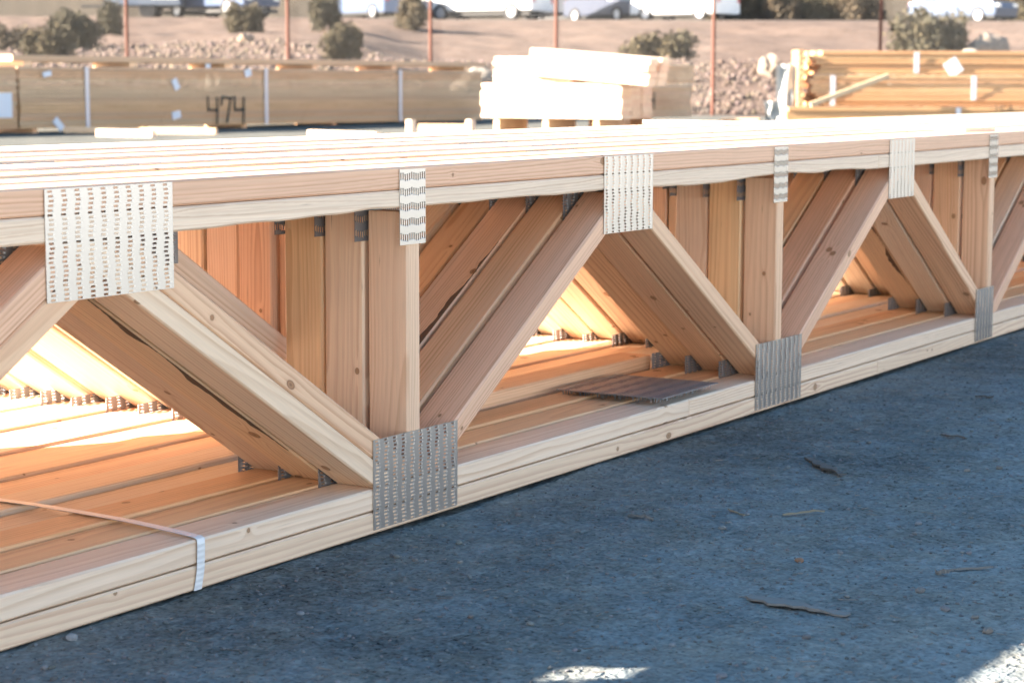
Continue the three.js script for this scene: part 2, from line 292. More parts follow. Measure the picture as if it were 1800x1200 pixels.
// plastic strap round the bottom chords, tight over the front edge and sagging a little behind
{
  const x = 1.326, pts = [V(x - 0.012, 0.001, 0.0030), V(x - 0.005, 0.03, 0.0031), V(x - 0.003, 0.066, 0.0031), V(x - 0.0025, 0.0755, 0.0022), V(x - 0.002, 0.0785, -0.002), V(x, 0.0815, -0.05), V(x + 0.004, 0.0850, -0.14), V(x + 0.008, 0.0860, -0.25), V(x + 0.014, 0.0850, -0.36), V(x + 0.02, 0.0820, -0.5), V(x + 0.04, 0.079, -0.9), V(x + 0.06, 0.079, -1.5)];
  const c = new THREE.CatmullRomCurve3(pts, false, 'catmullrom', 0.2), pos = [], idx = [], uv = [], N = 140;
  for (let i = 0; i <= N; i++) { const t = Math.pow(i / N, 1.6), p = c.getPointAt(t), tg = c.getTangentAt(t), s = V(1, 0, 0), nn = V().crossVectors(s, tg).normalize().multiplyScalar(0.0006);
    for (const [a, b] of [[-1, 1], [1, 1], [1, -1], [-1, -1]]) { pos.push(p.x + a * 0.0085 - nn.x * b, p.y - nn.y * b, p.z - nn.z * b); uv.push(a * 0.5 + 0.5, t * 90); }
    if (i < N) for (let q = 0; q < 4; q++) { const a = i * 4 + q, b = i * 4 + (q + 1) % 4; idx.push(a, b, b + 4, a, b + 4, a + 4); } }
  const g = new THREE.BufferGeometry(); g.setAttribute('position', new THREE.Float32BufferAttribute(pos, 3)); g.setAttribute('uv', new THREE.Float32BufferAttribute(uv, 2)); g.setIndex(idx); g.computeVertexNormals();
  const ribs = dataTex(4, 16, px => { for (let j = 0; j < 16; j++) for (let i = 0; i < 4; i++) { const v = 128 + 110 * Math.sin(j / 16 * 2 * Math.PI * 2), q = (j * 4 + i) * 4; px[q] = px[q + 1] = px[q + 2] = v; px[q + 3] = 255; } });
  single('plastic_strap', g, std(lin(0.78, 0.79, 0.80), 0.32, 0, { bumpMap: ribs, bumpScale: 0.0006, side: THREE.DoubleSide }), 'white ribbed plastic strap wrapped over the bottom chords of the truss bundle', 'strap');
}
// loose connector plate lying on the bottom chords, resting on its teeth
{
  const g = thing('loose_connector_plate', 'loose perforated steel plate lying flat on the bottom chords', 'metal plate', V(2.937, 0.0895, -0.131), 0.03);
  const m = part('punched_sheet', plateGeo(6, 22, true, true), shadedSteel, g, V(0, 0.004, 0)); m.rotation.x = -Math.PI / 2; m.rotation.y = 0.006; m.scale.set(2, 1.67, 1.6);
}
// board lying across the top of the bundle
{
  const a = V(5.49, H + 0.001, -1.38), b = V(5.0, H + 0.001, -0.04), L = a.distanceTo(b);
  const m = single('loose_board', boardGeo(rect(0, L, 0, 0.012), 0, 0.14, 0), wood('pale', 2), 'single pale board lying across the sunlit top of the truss bundle', 'board');
  m.position.copy(b); m.rotation.y = Math.atan2(-(a.z - b.z), a.x - b.x);
}

// ---------------------------------------------------------------- ground
function gritTex(w, metres, s, base, vary, srgb, kind) {
  return dataTex(w, w, px => {
    const n = metres * 1000;
    for (let j = 0; j < w; j++) for (let i = 0; i < w; i++) {
      const x = i / w, y = j / w, P = f => vn(x * f, y * f, s + f, f);
      let g;
      const big = P(9) * 0.4 + P(23) * 0.35 + P(61) * 0.25, fine = P(Math.round(n / 9)) * 0.35 + P(Math.round(n / 5.1)) * 0.4 + P(Math.round(n / 3.3)) * 0.25, q = (j * w + i) * 4;
      const stone = sst(0.68, 0.84, P(Math.round(n / 14))) * 0.8 + sst(0.72, 0.86, P(Math.round(n / 7))) * 0.6;
      if (kind === 'bump') { g = 255 * clamp(fine * 0.6 + stone * 0.35 + big * 0.2 - 0.05); px[q] = px[q + 1] = px[q + 2] = g; px[q + 3] = 255; continue; }
      const k = 1 + vary * ((big - 0.5) * 0.9 + (fine - 0.5) * 1.2 + (stone - 0.15) * 0.25 + (P(4) - 0.5) * 0.5) - 0.5 * sst(0.78, 0.92, P(Math.round(n / 3.7))), hue = (P(31) - 0.5) * 0.12;  // sparse dark specks: shade of tiny pits put into the colour
      px[q] = toS(clamp(base[0] * k * (1 + hue))); px[q + 1] = toS(clamp(base[1] * k)); px[q + 2] = toS(clamp(base[2] * k * (1 - hue))); px[q + 3] = 255;
    }
  }, srgb);
}
const gritC = gritTex(1024, 1.6, 5, [0.164, 0.180, 0.178], 0.85, true), gritB = gritTex(1024, 1.6, 5, null, 0, false, 'bump');
const nearH = (x, z) => -0.007 + 0.012 * (fbm(x * 3.1, z * 3.1, 900, 4) - 0.5) + 0.012 * (vn(x * 0.9, z * 0.9, 911) - 0.5) + 0.006 * (fbm(x * 45, z * 45, 905, 2) - 0.4);
const yardMat = new THREE.MeshPhysicalMaterial({ color: 0xffffff, roughness: 0.95, specularIntensity: 0.25, map: gritC, bumpMap: gritB, bumpScale: 0.005 });
{
  const x0 = -1.2, x1 = 6.6, z0 = -0.35, z1 = 2.5, nx = 780, nz = 285, pos = [], uv = [], idx = [];
  for (let j = 0; j <= nz; j++) for (let i = 0; i <= nx; i++) {
    const x = lerp(x0, x1, i / nx), z = lerp(z0, z1, j / nz), e = Math.min(x - x0, x1 - x, z - z0, z1 - z);
    pos.push(x, lerp(-0.034, nearH(x, z), sst(0, 0.25, e)), z); uv.push(x / 1.6, z / 1.6);
    if (i < nx && j < nz) { const a = j * (nx + 1) + i; idx.push(a, a + nx + 1, a + 1, a + 1, a + nx + 1, a + nx + 2); }
  }
  const g = new THREE.BufferGeometry(); g.setAttribute('position', new THREE.Float32BufferAttribute(pos, 3)); g.setAttribute('uv', new THREE.Float32BufferAttribute(uv, 2)); g.setIndex(idx); g.computeVertexNormals();
  struct('gravel_yard', g, yardMat);
}
const prof = (P, d) => { for (let i = 0; i + 1 < P.length; i++) if (d <= P[i + 1][0]) return lerp(P[i][1], P[i + 1][1], clamp((d - P[i][0]) / (P[i + 1][0] - P[i][0]))); return P[P.length - 1][1]; };
const PL = [[0, -0.03], [12, 0], [33, 0], [41, 0.1], [42.5, 0.35], [47, 1.15], [60, 1.95], [80, 3.25], [84, 3.4], [106, 3.5], [150, 10], [300, 26]];
const PR = [[0, -0.03], [12, 0], [33, 0], [41, 0.1], [43.5, 0.25], [50, 1.3], [52, 1.22], [57, 0.95], [80, 3.1], [84, 3.35], [106, 3.5], [150, 10], [300, 26]];
function hill(a, d) {
  if (d < 12) return prof(PL, d);
  const h = lerp(prof(PL, d), prof(PR, d), sst(-4.5, -1, a + (d - 45) * 0.06)), n = sst(41, 47, d);
  return h + n * (0.5 * (fbm(a * 0.25, d * 0.25, 70, 3) - 0.45) + 0.14 * (fbm(a * 1.3, d * 1.3, 75, 2) - 0.4)) * (1 - sst(78, 83, d) * (1 - sst(106, 112, d)) * 0.95);
}
{
  const ds = [], as = []; for (let d = -70; d < 0; d += 7) ds.push(d); for (let d = 0; d < 40; d += 2) ds.push(d); for (let d = 40; d < 62; d += 0.25) ds.push(d); for (let d = 62; d < 112; d += 0.6) ds.push(d); for (let d = 112; d <= 320; d += 12) ds.push(d);
  for (let a = -170; a < -22; a += 8) as.push(a); for (let a = -22; a < 22; a += 0.3) as.push(a); for (let a = 22; a <= 170; a += 8) as.push(a);
  const pos = [], uv = [], col = [], idx = [], yard = [1, 1, 1], bank = [0.78, 0.52, 0.43], slope = [0.80, 0.54, 0.45], road = [0.6, 0.49, 0.45], far = [0.45, 0.34, 0.26];
  const mix = (p, q, t) => p.map((v, i) => lerp(v, q[i], t));
  ds.forEach((d, j) => as.forEach((a, i) => {
    const p = ad(a, d, hill(a, d)); pos.push(p.x, p.y, p.z); uv.push(p.x / 1.6, p.z / 1.6);
    let c = mix(mix(yard, [0.62, 0.58, 0.54], sst(11, 16, d)), bank, sst(40.5, 42, d + 0.5 * (vn(a, 1, 3) - 0.5))); c = mix(c, slope, sst(52, 56, d) * sst(-6, -1, a)); c = mix(c, road, sst(82.5, 83.5, d)); c = mix(c, far, sst(106, 112, d));
    const k = 0.85 + 0.3 * fbm(a * 0.5, d * 0.5, 88, 3); col.push(...c.map(v => v * k));
    if (i + 1 < as.length && j + 1 < ds.length) { const q = j * as.length + i; idx.push(q, q + 1, q + as.length, q + 1, q + as.length + 1, q + as.length); }
  }));
  const g = new THREE.BufferGeometry(); g.setAttribute('position', new THREE.Float32BufferAttribute(pos, 3)); g.setAttribute('uv', new THREE.Float32BufferAttribute(uv, 2)); g.setAttribute('color', new THREE.Float32BufferAttribute(col, 3)); g.setIndex(idx); g.computeVertexNormals();
  struct('ground', g, new THREE.MeshPhysicalMaterial({ color: 0xffffff, roughness: 1, specularIntensity: 0.15, map: gritC, vertexColors: true, side: THREE.DoubleSide }));
}
// scattered grit and small stones near the bundle
function stoneGeo(s, det = 1, flat = 0.6) {
  const g = new THREE.IcosahedronGeometry(1, det), p = g.attributes.position, v = V();
  for (let i = 0; i < p.count; i++) { v.fromBufferAttribute(p, i); const k = 0.72 + 0.55 * (vn(v.x * 1.7 + 9, v.y * 1.7 + v.z * 2.3, s) * 0.6 + vn(v.z * 3 + 5, v.x * 3 - v.y * 2, s + 1) * 0.4); p.setXYZ(i, v.x * k, v.y * k * flat, v.z * k * 0.85); }
  g.computeVertexNormals(); return g;
}
function scatter(name, geo, mat, n, place) {
  const m = new THREE.InstancedMesh(geo, mat, n), o = new THREE.Object3D(), c = new THREE.Color();
  for (let i = 0; i < n; i++) { place(o, c, i); o.updateMatrix(); m.setMatrixAt(i, o.matrix); m.setColorAt(i, c); }
  m.name = numbered(name); m.castShadow = m.receiveShadow = true; m.userData.kind = 'stuff'; scene.add(m); return m;
}
scatter('loose_grit', stoneGeo(3, 0, 0.6), std(0xffffff, 0.9), 26000, (o, c) => {
  const x = rr(0.3, 5.8), z = rr(0.01, 1.9), s = 0.0011 + 0.0034 * Math.pow(rnd(), 4);
  o.position.set(x, nearH(x, z) + s * 0.25, z); o.rotation.set(rr(-0.4, 0.4), rr(0, 6.28), rr(-0.4, 0.4)); o.scale.setScalar(s);
  const k = rr(0.09, 0.19); c.setRGB(k * rr(0.86, 1.0), k * 1.0, k * rr(1.0, 1.12));
});
scatter('small_stones', stoneGeo(6, 1, 0.6), std(0xffffff, 0.9), 420, (o, c) => {
  const x = rr(0.3, 5.6), z = rr(0.02, 1.9), s = 0.003 + 0.005 * Math.pow(rnd(), 3);
  o.position.set(x, nearH(x, z) + s * 0.3, z); o.rotation.set(rr(-0.3, 0.3), rr(0, 6.28), rr(-0.3, 0.3)); o.scale.setScalar(s);
  const k = rr(0.10, 0.21); c.setRGB(k * rr(0.88, 1.06), k, k * rr(0.95, 1.1));
});
scatter('wood_fibres', new THREE.BoxGeometry(1, 0.06, 0.07), std(0xffffff, 0.9), 1500, (o, c) => {
  const x = rr(0.6, 5.4), z = rr(0.03, 1.7), s = 0.006 + 0.022 * Math.pow(rnd(), 3);
  o.position.set(x, nearH(x, z) + 0.001, z); o.rotation.set(0, rr(0, 6.28), rr(-0.08, 0.08)); o.scale.set(s, 0.014, 0.014);
  const k = rr(0.05, 0.24); c.setRGB(k * 1.2, k * 1.0, k * 0.85);
});
// splinters, bark strips, twigs and stones that can be picked out
function sliver(px0, py0, px1, py1, wid, thick, c, label, name, category, group, bend = 0.1) {
  const a = onY(px0, py0, 0), b = onY(px1, py1, 0), L = a.distanceTo(b), N = 22, pos = [], idx = [], s = Math.floor(px0);
  for (let i = 0; i <= N; i++) { const t = i / N, x = t * L, w = wid * (0.5 + 0.5 * Math.sin(Math.PI * clamp(t * 0.93 + 0.05))) * (0.7 + 0.6 * vn(t * 9, 1, s)), off = bend * L * (Math.sin(t * 3.1) * 0.5 + (vn(t * 3, 2, s) - 0.5)) * 0.4, y = thick * (0.7 + 2.0 * (vn(t * 4, 3, s))), e1 = wid * 0.3 * (vn(t * 22, 4, s) - 0.5);
    const e2 = wid * 0.45 * (vn(t * 13, 8, s) - 0.5); pos.push(x, y, off - w / 2 + e1, x, y + thick * (0.4 + 1.2 * vn(t * 7, 9, s)), off + w / 2 - e2, x, y - thick, off + w / 2 - e2, x, y - thick, off - w / 2 + e1);
    if (i < N) for (let q = 0; q < 4; q++) { const u = i * 4 + q, v = i * 4 + (q + 1) % 4; idx.push(u, v, v + 4, u, v + 4, u + 4); } }
  idx.push(0, 2, 1, 0, 3, 2, N * 4, N * 4 + 1, N * 4 + 2, N * 4, N * 4 + 2, N * 4 + 3);
  let g = new THREE.BufferGeometry(); g.setAttribute('position', new THREE.Float32BufferAttribute(pos, 3)); g.setIndex(idx); g = g.toNonIndexed(); g.computeVertexNormals();
  const m = single(name, g, std(c, 0.85, 0, { side: THREE.DoubleSide }), label, category, group);
  m.position.set(a.x, nearH(a.x, a.z) + 0.0015, a.z); m.rotation.y = Math.atan2(-(b.z - a.z), b.x - a.x);
}
const greyW = lin(0.17, 0.17, 0.165), darkW = lin(0.09, 0.085, 0.08), strawW = lin(0.22, 0.20, 0.15);
sliver(1312, 1040, 1490, 1073, 0.030, 0.0018, greyW, 'long grey wood splinter on the gravel, low right, broad and flat', 'wood_splinter', 'splinter', undefined, 0.06);
sliver(1422, 804, 1484, 833, 0.026, 0.0018, darkW, 'curled dark bark strip on the gravel in front of the third steel bottom plate', 'bark_strip', 'bark');
sliver(1376, 898, 1450, 892, 0.005, 0.0018, strawW, 'thin straw coloured twig on the gravel between bark strip and orange stone', 'twig', 'twig');
sliver(1660, 992, 1745, 984, 0.006, 0.0018, greyW, 'thin crooked grey twig on the gravel beside a flat chip, right', 'twig', 'twig', undefined, 0.25);
sliver(1645, 997, 1670, 999, 0.010, 0.003, greyW, 'short flat wood chip on the gravel at the end of a twig, right', 'wood_chip', 'wood chip');
sliver(1715, 693, 1748, 694, 0.012, 0.002, darkW, 'small dark bark piece on the gravel near the right edge', 'bark_strip', 'bark');
sliver(1655, 762, 1700, 769, 0.008, 0.002, darkW, 'narrow dark bark sliver on the gravel below the right end plate', 'bark_strip', 'bark');
sliver(1105, 901, 1150, 909, 0.008, 0.0022, greyW, 'short grey splinter on the gravel in the middle of the shadow', 'wood_splinter', 'splinter');
sliver(1280, 890, 1310, 900, 0.005, 0.0015, strawW, 'tiny pale splinter on the gravel left of the straw coloured twig', 'wood_splinter', 'splinter');
const stoneG = [stoneGeo(31, 2, 0.65), stoneGeo(37, 2, 0.75), stoneGeo(43, 2, 0.6)];
for (const [px, py, s, c, l] of [[1406, 976, 0.0075, lin(0.24, 0.14, 0.09), 'small orange brown stone on the gravel, right of centre'], [1618, 1030, 0.009, lin(0.15, 0.145, 0.14), 'pointed grey stone on the gravel, upper of three at right'], [1663, 1062, 0.008, lin(0.14, 0.145, 0.155), 'round grey stone on the gravel, middle of three at right'], [1737, 1100, 0.009, lin(0.17, 0.155, 0.14), 'tan grey stone on the gravel, lowest of three beside the sunlit patch'], [125, 1121, 0.008, lin(0.26, 0.27, 0.28), 'pale stone on the gravel below the left end of the front truss'], [80, 1170, 0.005, lin(0.25, 0.26, 0.27), 'small pale pebble on the gravel in the lower left corner']]) {
  const p = onY(px, py, 0), m = single('stone', pick(stoneG), std(c, 0.85), l, 'stone'); m.position.set(p.x, nearH(p.x, p.z) + s * 0.35, p.z); m.scale.setScalar(s); m.rotation.y = px;
}

// ---------------------------------------------------------------- yard behind: lumber stacks
const strapMat = std(lin(0.62, 0.63, 0.68), 0.4), tagMat = std(lin(0.62, 0.70, 0.80), 0.6), inkMat = std(lin(0.035, 0.04, 0.035), 0.8), whiteMat = std(lin(0.74, 0.75, 0.76), 0.6);
function stackGroup(name, label, P0, P1, group) {           // origin at the left foot, +x along the face, +z towards the viewer
  const t = thing(name, label, 'lumber stack', V(P0.x, P0.y, P0.z), Math.atan2(-(P1.z - P0.z), P1.x - P0.x), group);
  t.userData.L = undefined; delete t.userData.L;
  return t;
}
function courses(t, x0, x1, y0, n, h, cols, cw, tint, jit, z = 0) {
  for (let j = 0; j < n; j++) for (let c = 0; c < cols; c++) {
    const a = x0 + rr(-jit, jit), b = x1 + rr(-jit, jit);
    part('board', boardGeo(rect(a, b, y0 + j * h + 0.0005, y0 + (j + 1) * h - 0.007), z - c * cw + rr(-0.016, 0.008), cw - 0.006, 0, 0.006), wood(Array.isArray(tint) ? pick(tint) : tint), t);
  }
}
const box = (w, h, d) => new THREE.BoxGeometry(w, h, d);
function strapOn(t, x, y0, y1, z, w = 0.05) { part('strap', box(w, y1 - y0, 0.006), strapMat, t, V(x, (y0 + y1) / 2, z)); }
function tagOn(t, x, y, z, w, h, rot = 0, m = tagMat) { const q = part('tag', box(w, h, 0.006), m, t, V(x, y, z)); q.rotation.z = rot; }
const STROKES = { 4: [[0, 1, 0.02, 0.5], [0.02, 0.5, 0.6, 0.5], [0.58, 0.95, 0.55, 0]], 7: [[0, 0.72, 0.06, 1], [0.06, 1, 0.6, 0.97], [0.6, 0.97, 0.34, 0.05]], H: [[0, 0, 0, 1], [0.6, 0, 0.6, 1], [0, 0.5, 0.6, 0.5]], C: [[0.6, 0.9, 0.1, 0.9], [0.1, 0.9, 0.05, 0.1], [0.05, 0.1, 0.6, 0.1]], A: [[0, 0, 0.3, 1], [0.3, 1, 0.6, 0], [0.12, 0.4, 0.48, 0.4]] };
function markOn(t, text, x, y, z, hgt, name = 'painted_mark', wide = 1) {
  const gs = [];
  [...text].forEach((ch, i) => { for (const [x0, y0, x1, y1] of STROKES[ch]) { const L = Math.hypot(x1 - x0, y1 - y0) * hgt, g = box(L + hgt * 0.09, hgt * 0.10, 0.004); g.rotateZ(Math.atan2(y1 - y0, x1 - x0)); g.translate(x + (i * 0.82 + (x0 + x1) / 2) * hgt, y + (y0 + y1) / 2 * hgt, z + gs.length * 0.0002); gs.push(g); } });
  const g = mergeGeometries(gs); g.translate(-x, 0, 0); g.scale(wide, 1, 1); g.translate(x, 0, 0); return part(name, g, inkMat, t);
}
const PX = (d) => d / 3546;                                  // metres a pixel of the photograph spans at distance d
const LG = 'lumber stacks in the yard behind the bundle';
{ // long grey-brown stack on the left, its face in shade
  const P0 = at(36, 234, 30), P1 = at(848, 210, 38.5), P = (px) => { const r = rayTo(px, 170), w = V().subVectors(P1, P0), q = (P0.x - EYE.x) * r.z - (P0.z - EYE.z) * r.x; return q / (w.z * r.x - w.x * r.z); };   // share of the face that lies left of a sight line
  P0.y = P1.y = 0; const L = P0.distanceTo(P1), t = stackGroup('lumber_stack', 'long low lumber stack with shaded face, white straps and dark handwritten number, left background', P0, P1, LG);
  const yb = 0.07, yt = 0.98, n = 16, h = (yt - yb) / n;
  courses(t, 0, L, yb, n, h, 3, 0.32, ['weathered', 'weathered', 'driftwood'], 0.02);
  for (let c = 0; c < 5; c++) part('bolster', box(0.09, yb - 0.002, 0.9), wood('brown'), t, V(0.3 + c * L / 5, yb / 2 - 0.002, -0.5));
  const yl = 1.055;
  for (let c = 0; c < 6; c++) part('spacer', box(0.14, yl - yt - 0.004, 0.85), wood('plain'), t, V(0.18 + c * L / 5.3, (yl + yt) / 2, -0.46));
  for (let c = 0; c < 3; c++) part('board', boardGeo(rect(-0.1, L + 0.15, yl, yl + 0.09), -c * 0.32 - 0.02, 0.31, 0, 0.004), wood('weathered'), t);
  const X = px => P(px) * L;
  for (const px of [152, 467, 703]) strapOn(t, X(px), yb, yt + 0.002, 0.013, 0.07);
  const Y = (py, px) => at(px, py, lerp(30, 38.5, P(px))).y;
  for (const [px, py, w, hh, r] of [[82, 130, 0.15, 0.10, 0.2], [308, 148, 0.11, 0.24, 0.5], [365, 116, 0.1, 0.08, 0], [435, 128, 0.14, 0.16, 0.3], [308, 202, 0.17, 0.16, 0.2], [100, 218, 0.2, 0.15, -0.8]]) tagOn(t, X(px), Y(py, px), 0.014, w * 1.05, hh * 0.75, r);
  markOn(t, '474', X(364), Y(216, 395), 0.013, 0.42, 'painted_mark', 0.86);
}
{ // its neighbour, cut by the left edge of the view
  const A0 = at(36, 234, 30), A1 = at(848, 210, 38.5); A0.y = A1.y = 0; const dir = V().subVectors(A1, A0).normalize(), P1 = A0.clone().addScaledVector(dir, -0.05), P0 = P1.clone().addScaledVector(dir, -5), L = 5, s = PX(29) * 1.45;
  const t = stackGroup('lumber_stack', 'lumber stack at the far left edge with a pale label and a red tag', P0, P1, LG);
  const yb = 0.07, yt = 0.98;
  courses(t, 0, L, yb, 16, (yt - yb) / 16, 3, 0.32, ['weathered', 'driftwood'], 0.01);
  for (let c = 0; c < 3; c++) part('bolster', box(0.09, yb - 0.002, 0.6), wood('brown'), t, V(0.3 + c * 2.1, yb / 2 - 0.002, -0.3));
  tagOn(t, L - 20 * s, at(15, 185, 29.7).y, 0.014, 0.26, 0.36); tagOn(t, L - 37 * s, at(0, 198, 29.6).y, 0.014, 0.12, 0.3, 0, std(lin(0.5, 0.03, 0.03), 0.6));
}
{ // pale stack turned to the sun, with crooked boards on top
  const P0 = at(846, 210, 31.6), P1 = at(1092, 210, 30.2); P0.y = P1.y = 0; const L = P0.distanceTo(P1), Y = py => at(950, py, 30.6).y, sx = L / 246;
  const t = stackGroup('lumber_stack', 'bright sunlit stack of pale short boards with crooked boards on top, middle background', P0, P1, LG);
  courses(t, 0, L, Y(208), 9, (Y(146) - Y(208)) / 9, 3, 0.3, 'pale', 0.02);
  courses(t, 20 * sx, L * 0.66, Y(145), 6, (Y(98) - Y(145)) / 6, 3, 0.28, 'pale', 0.05, -0.03);
  for (let c = 0; c < 3; c++) part('bolster', box(0.09, Y(208) - 0.002, 0.8), wood('plain'), t, V(0.25 + c * 0.9, Y(208) / 2 - 0.002, -0.45));
  for (let q = 0; q < 4; q++) for (let c = 0; c < 2; c++) { const b = part('board', boardGeo(rect(0, 205 * sx, 0, 0.095), 0, 0.26, 0, 0.004), wood('pale'), t, V(90 * sx + q * 0.02, Y(131) + q * 0.1, 0.12 - c * 0.28)); b.rotation.z = -0.075; b.rotation.y = rr(-0.03, 0.03); }
}
{ // shaded stack with numbers just right of it
  const P0 = at(1098, 210, 31.8), P1 = at(1216, 210, 33.6); P0.y = P1.y = 0; const L = P0.distanceTo(P1), Y = py => at(1160, py, 32.6).y, s = PX(32.6);
  const t = stackGroup('lumber_stack', 'shaded lumber stack with two dark handwritten numbers beside the sunlit pale stack', P0, P1, LG);
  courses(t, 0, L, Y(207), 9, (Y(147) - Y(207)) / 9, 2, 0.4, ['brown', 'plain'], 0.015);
  courses(t, 0, L + 0.12, Y(146), 5, (Y(112) - Y(146)) / 5, 2, 0.4, ['brown', 'plain'], 0.015, -0.02);
  for (let c = 0; c < 2; c++) part('bolster', box(0.09, Y(207) - 0.002, 0.7), wood('brown'), t, V(0.2 + c * 0.7, Y(207) / 2 - 0.002, -0.4));
  markOn(t, '474', 38 * s, Y(190), 0.013, 0.25); markOn(t, '474', 58 * s, Y(142), -0.004, 0.22);
  const b = part('board', boardGeo(rect(0, 88 * s, 0, 0.07), 0, 0.5, 0, 0.004), wood('pale'), t, V(50 * s, Y(108), 0.02)); b.rotation.z = -0.09;
  strapOn(t, 20 * s, Y(206), Y(148), 0.013, 0.06);
}
{ // golden stack on the right, raked by the low sun
  const P0 = at(1402, 212, 30.0), P1 = at(2080, 212, 30.42); P0.y = P1.y = 0; const L = P0.distanceTo(P1), Y = py => at(1500, py, 30.4).y, sx = L / 678;
  const t = stackGroup('lumber_stack', 'long golden lumber stack with white straps and a leaning plank, right background', P0, P1, LG);
  courses(t, -20 * sx, L, Y(236), 6, (Y(187) - Y(236)) / 6, 3, 0.34, 'amber', 0.03, 0.12);
  courses(t, 30 * sx, L, Y(186), 7, (Y(131) - Y(186)) / 7, 3, 0.34, 'amber', 0.12);
  courses(t, 36 * sx, L, Y(130), 5, (Y(89) - Y(130)) / 5, 3, 0.34, 'amber', 0.10, -0.04);
  courses(t, -2 * sx, 9 * sx, Y(186), 10, (Y(88) - Y(186)) / 10, 1, 0.45, 'amber', 0.004, 0.05);
  for (let c = 0; c < 5; c++) part('bolster', box(0.09, Y(236) - 0.002, 0.9), wood('brown'), t, V(0.25 + c * 1.3, Y(236) / 2 - 0.002, -0.4));
  for (const [px, a, b, z] of [[1608, 128, 92, -0.025], [1462, 185, 133, 0.015], [1708, 175, 133, 0.015], [1678, 210, 188, 0.137]]) strapOn(t, (px - 1402) * sx, Y(a), Y(b), z, 0.075);
  tagOn(t, 270 * sx, Y(118), -0.02, 0.22, 0.24, 0.6, whiteMat);
  markOn(t, 'HCA', 342 * sx, Y(196), 0.136, 0.11);
}
{ // plank leaning on it
  const a = at(1424, 184, 29.72), b = at(1562, 133, 29.9), L = a.distanceTo(b), m = single('leaning_plank', boardGeo(rect(0, L, -0.035, 0.035), 0.05, 0.06, 0, 0.004), wood('weathered', 2), 'single plank leaning slantwise on the golden lumber stack', 'plank');
  m.position.copy(a); m.rotation.order = 'YZX'; m.rotation.y = Math.atan2(-(b.z - a.z), b.x - a.x); m.rotation.z = Math.asin((b.y - a.y) / L);
}
// pale plastic sheeting hanging from the ends of the golden stack
function sheeting(px0, px1, py0, py1, d, s, label) {
  const n = 14, m = 16, pos = [], idx = [];
  for (let j = 0; j <= m; j++) for (let i = 0; i <= n; i++) { const p = at(lerp(px0, px1, i / n) + 5 * (vn(j * 0.4, i * 0.2, s) - 0.5), lerp(py0, py1, j / m), d).addScaledVector(FH, 0.12 * vn(i * 0.55, j * 0.25, s + 4)); pos.push(p.x, p.y, p.z); if (i < n && j < m) { const a = j * (n + 1) + i; idx.push(a, a + n + 1, a + 1, a + 1, a + n + 1, a + n + 2); } }
  const g = new THREE.BufferGeometry(); g.setAttribute('position', new THREE.Float32BufferAttribute(pos, 3)); g.setIndex(idx); g.computeVertexNormals();
  const b = g.clone(), q = b.attributes.position; for (let i = 0; i < q.count; i++) q.setXYZ(i, q.getX(i) + FH.x * 0.01, q.getY(i), q.getZ(i) + FH.z * 0.01);
  single('plastic_sheeting', mergeGeometries([g, b]), std(lin(0.36, 0.375, 0.37), 0.5, 0, { side: THREE.DoubleSide }), label, 'plastic sheet', 'plastic sheeting at the golden stack');
}
sheeting(1366, 1402, 113, 236, 30.0, 5, 'crumpled pale plastic sheet hanging at the end of the golden stack, upper one');
sheeting(1346, 1372, 178, 245, 29.7, 15, 'crumpled white plastic sheet low down left of the golden stack, narrow one');
// loose timber lying in front of the stacks
function looseTimber(px0, py0, px1, py1, d0, d1, h, w, tint, label) {
  const a = at(px0, py0, d0), b = at(px1, py1, d1); a.y = b.y = 0.004; const L = a.distanceTo(b);
  const m = single('loose_timber', boardGeo(rect(0, L, 0, h), 0, w, 0, 0.005), wood(tint), label, 'timber', 'loose timbers on the yard ground'); m.position.copy(a); m.rotation.y = Math.atan2(-(b.z - a.z), b.x - a.x);
}
looseTimber(168, 245, 266, 245, 28.4, 27.9, 0.10, 0.1, 'pale', 'short sunlit timber on the ground before the long left stack');
looseTimber(112, 238, 378, 236, 30.2, 29.6, 0.09, 0.09, 'plain', 'long grey plank on the ground against the foot of the long left stack');
looseTimber(540, 243, 660, 246, 28.6, 27.4, 0.09, 0.1, 'pale', 'sunlit plank end on the ground right of the handwritten number');
looseTimber(735, 236, 822, 236, 29.6, 29.4, 0.16, 0.1, 'brown', 'grey board on edge between the two upright pale stubs');
looseTimber(1266, 214, 1334, 214, 31.5, 31.4, 0.22, 0.5, 'brown', 'dark brown beam on the ground left of the plastic sheets');
looseTimber(1212, 214, 1262, 214, 32.2, 32.2, 0.16, 0.4, 'brown', 'low grey beam on the ground behind the reddest fence post');
for (const [px, d, l] of [[722, 28.6, 'upright pale timber stub, left one of two before the stacks'], [827, 28.8, 'upright pale timber stub, right one of two beside the bright stack']]) {
  const p = at(px, 235, d), m = single('timber_stub', boardGeo(rect(-0.05, 0.05, 0, 0.24), 0.05, 0.1, Math.PI / 2, 0.006), wood('pale'), l, 'timber', 'upright timber stubs'); m.position.set(p.x, 0.002, p.z); m.rotation.y = -YAW + 0.9;
}

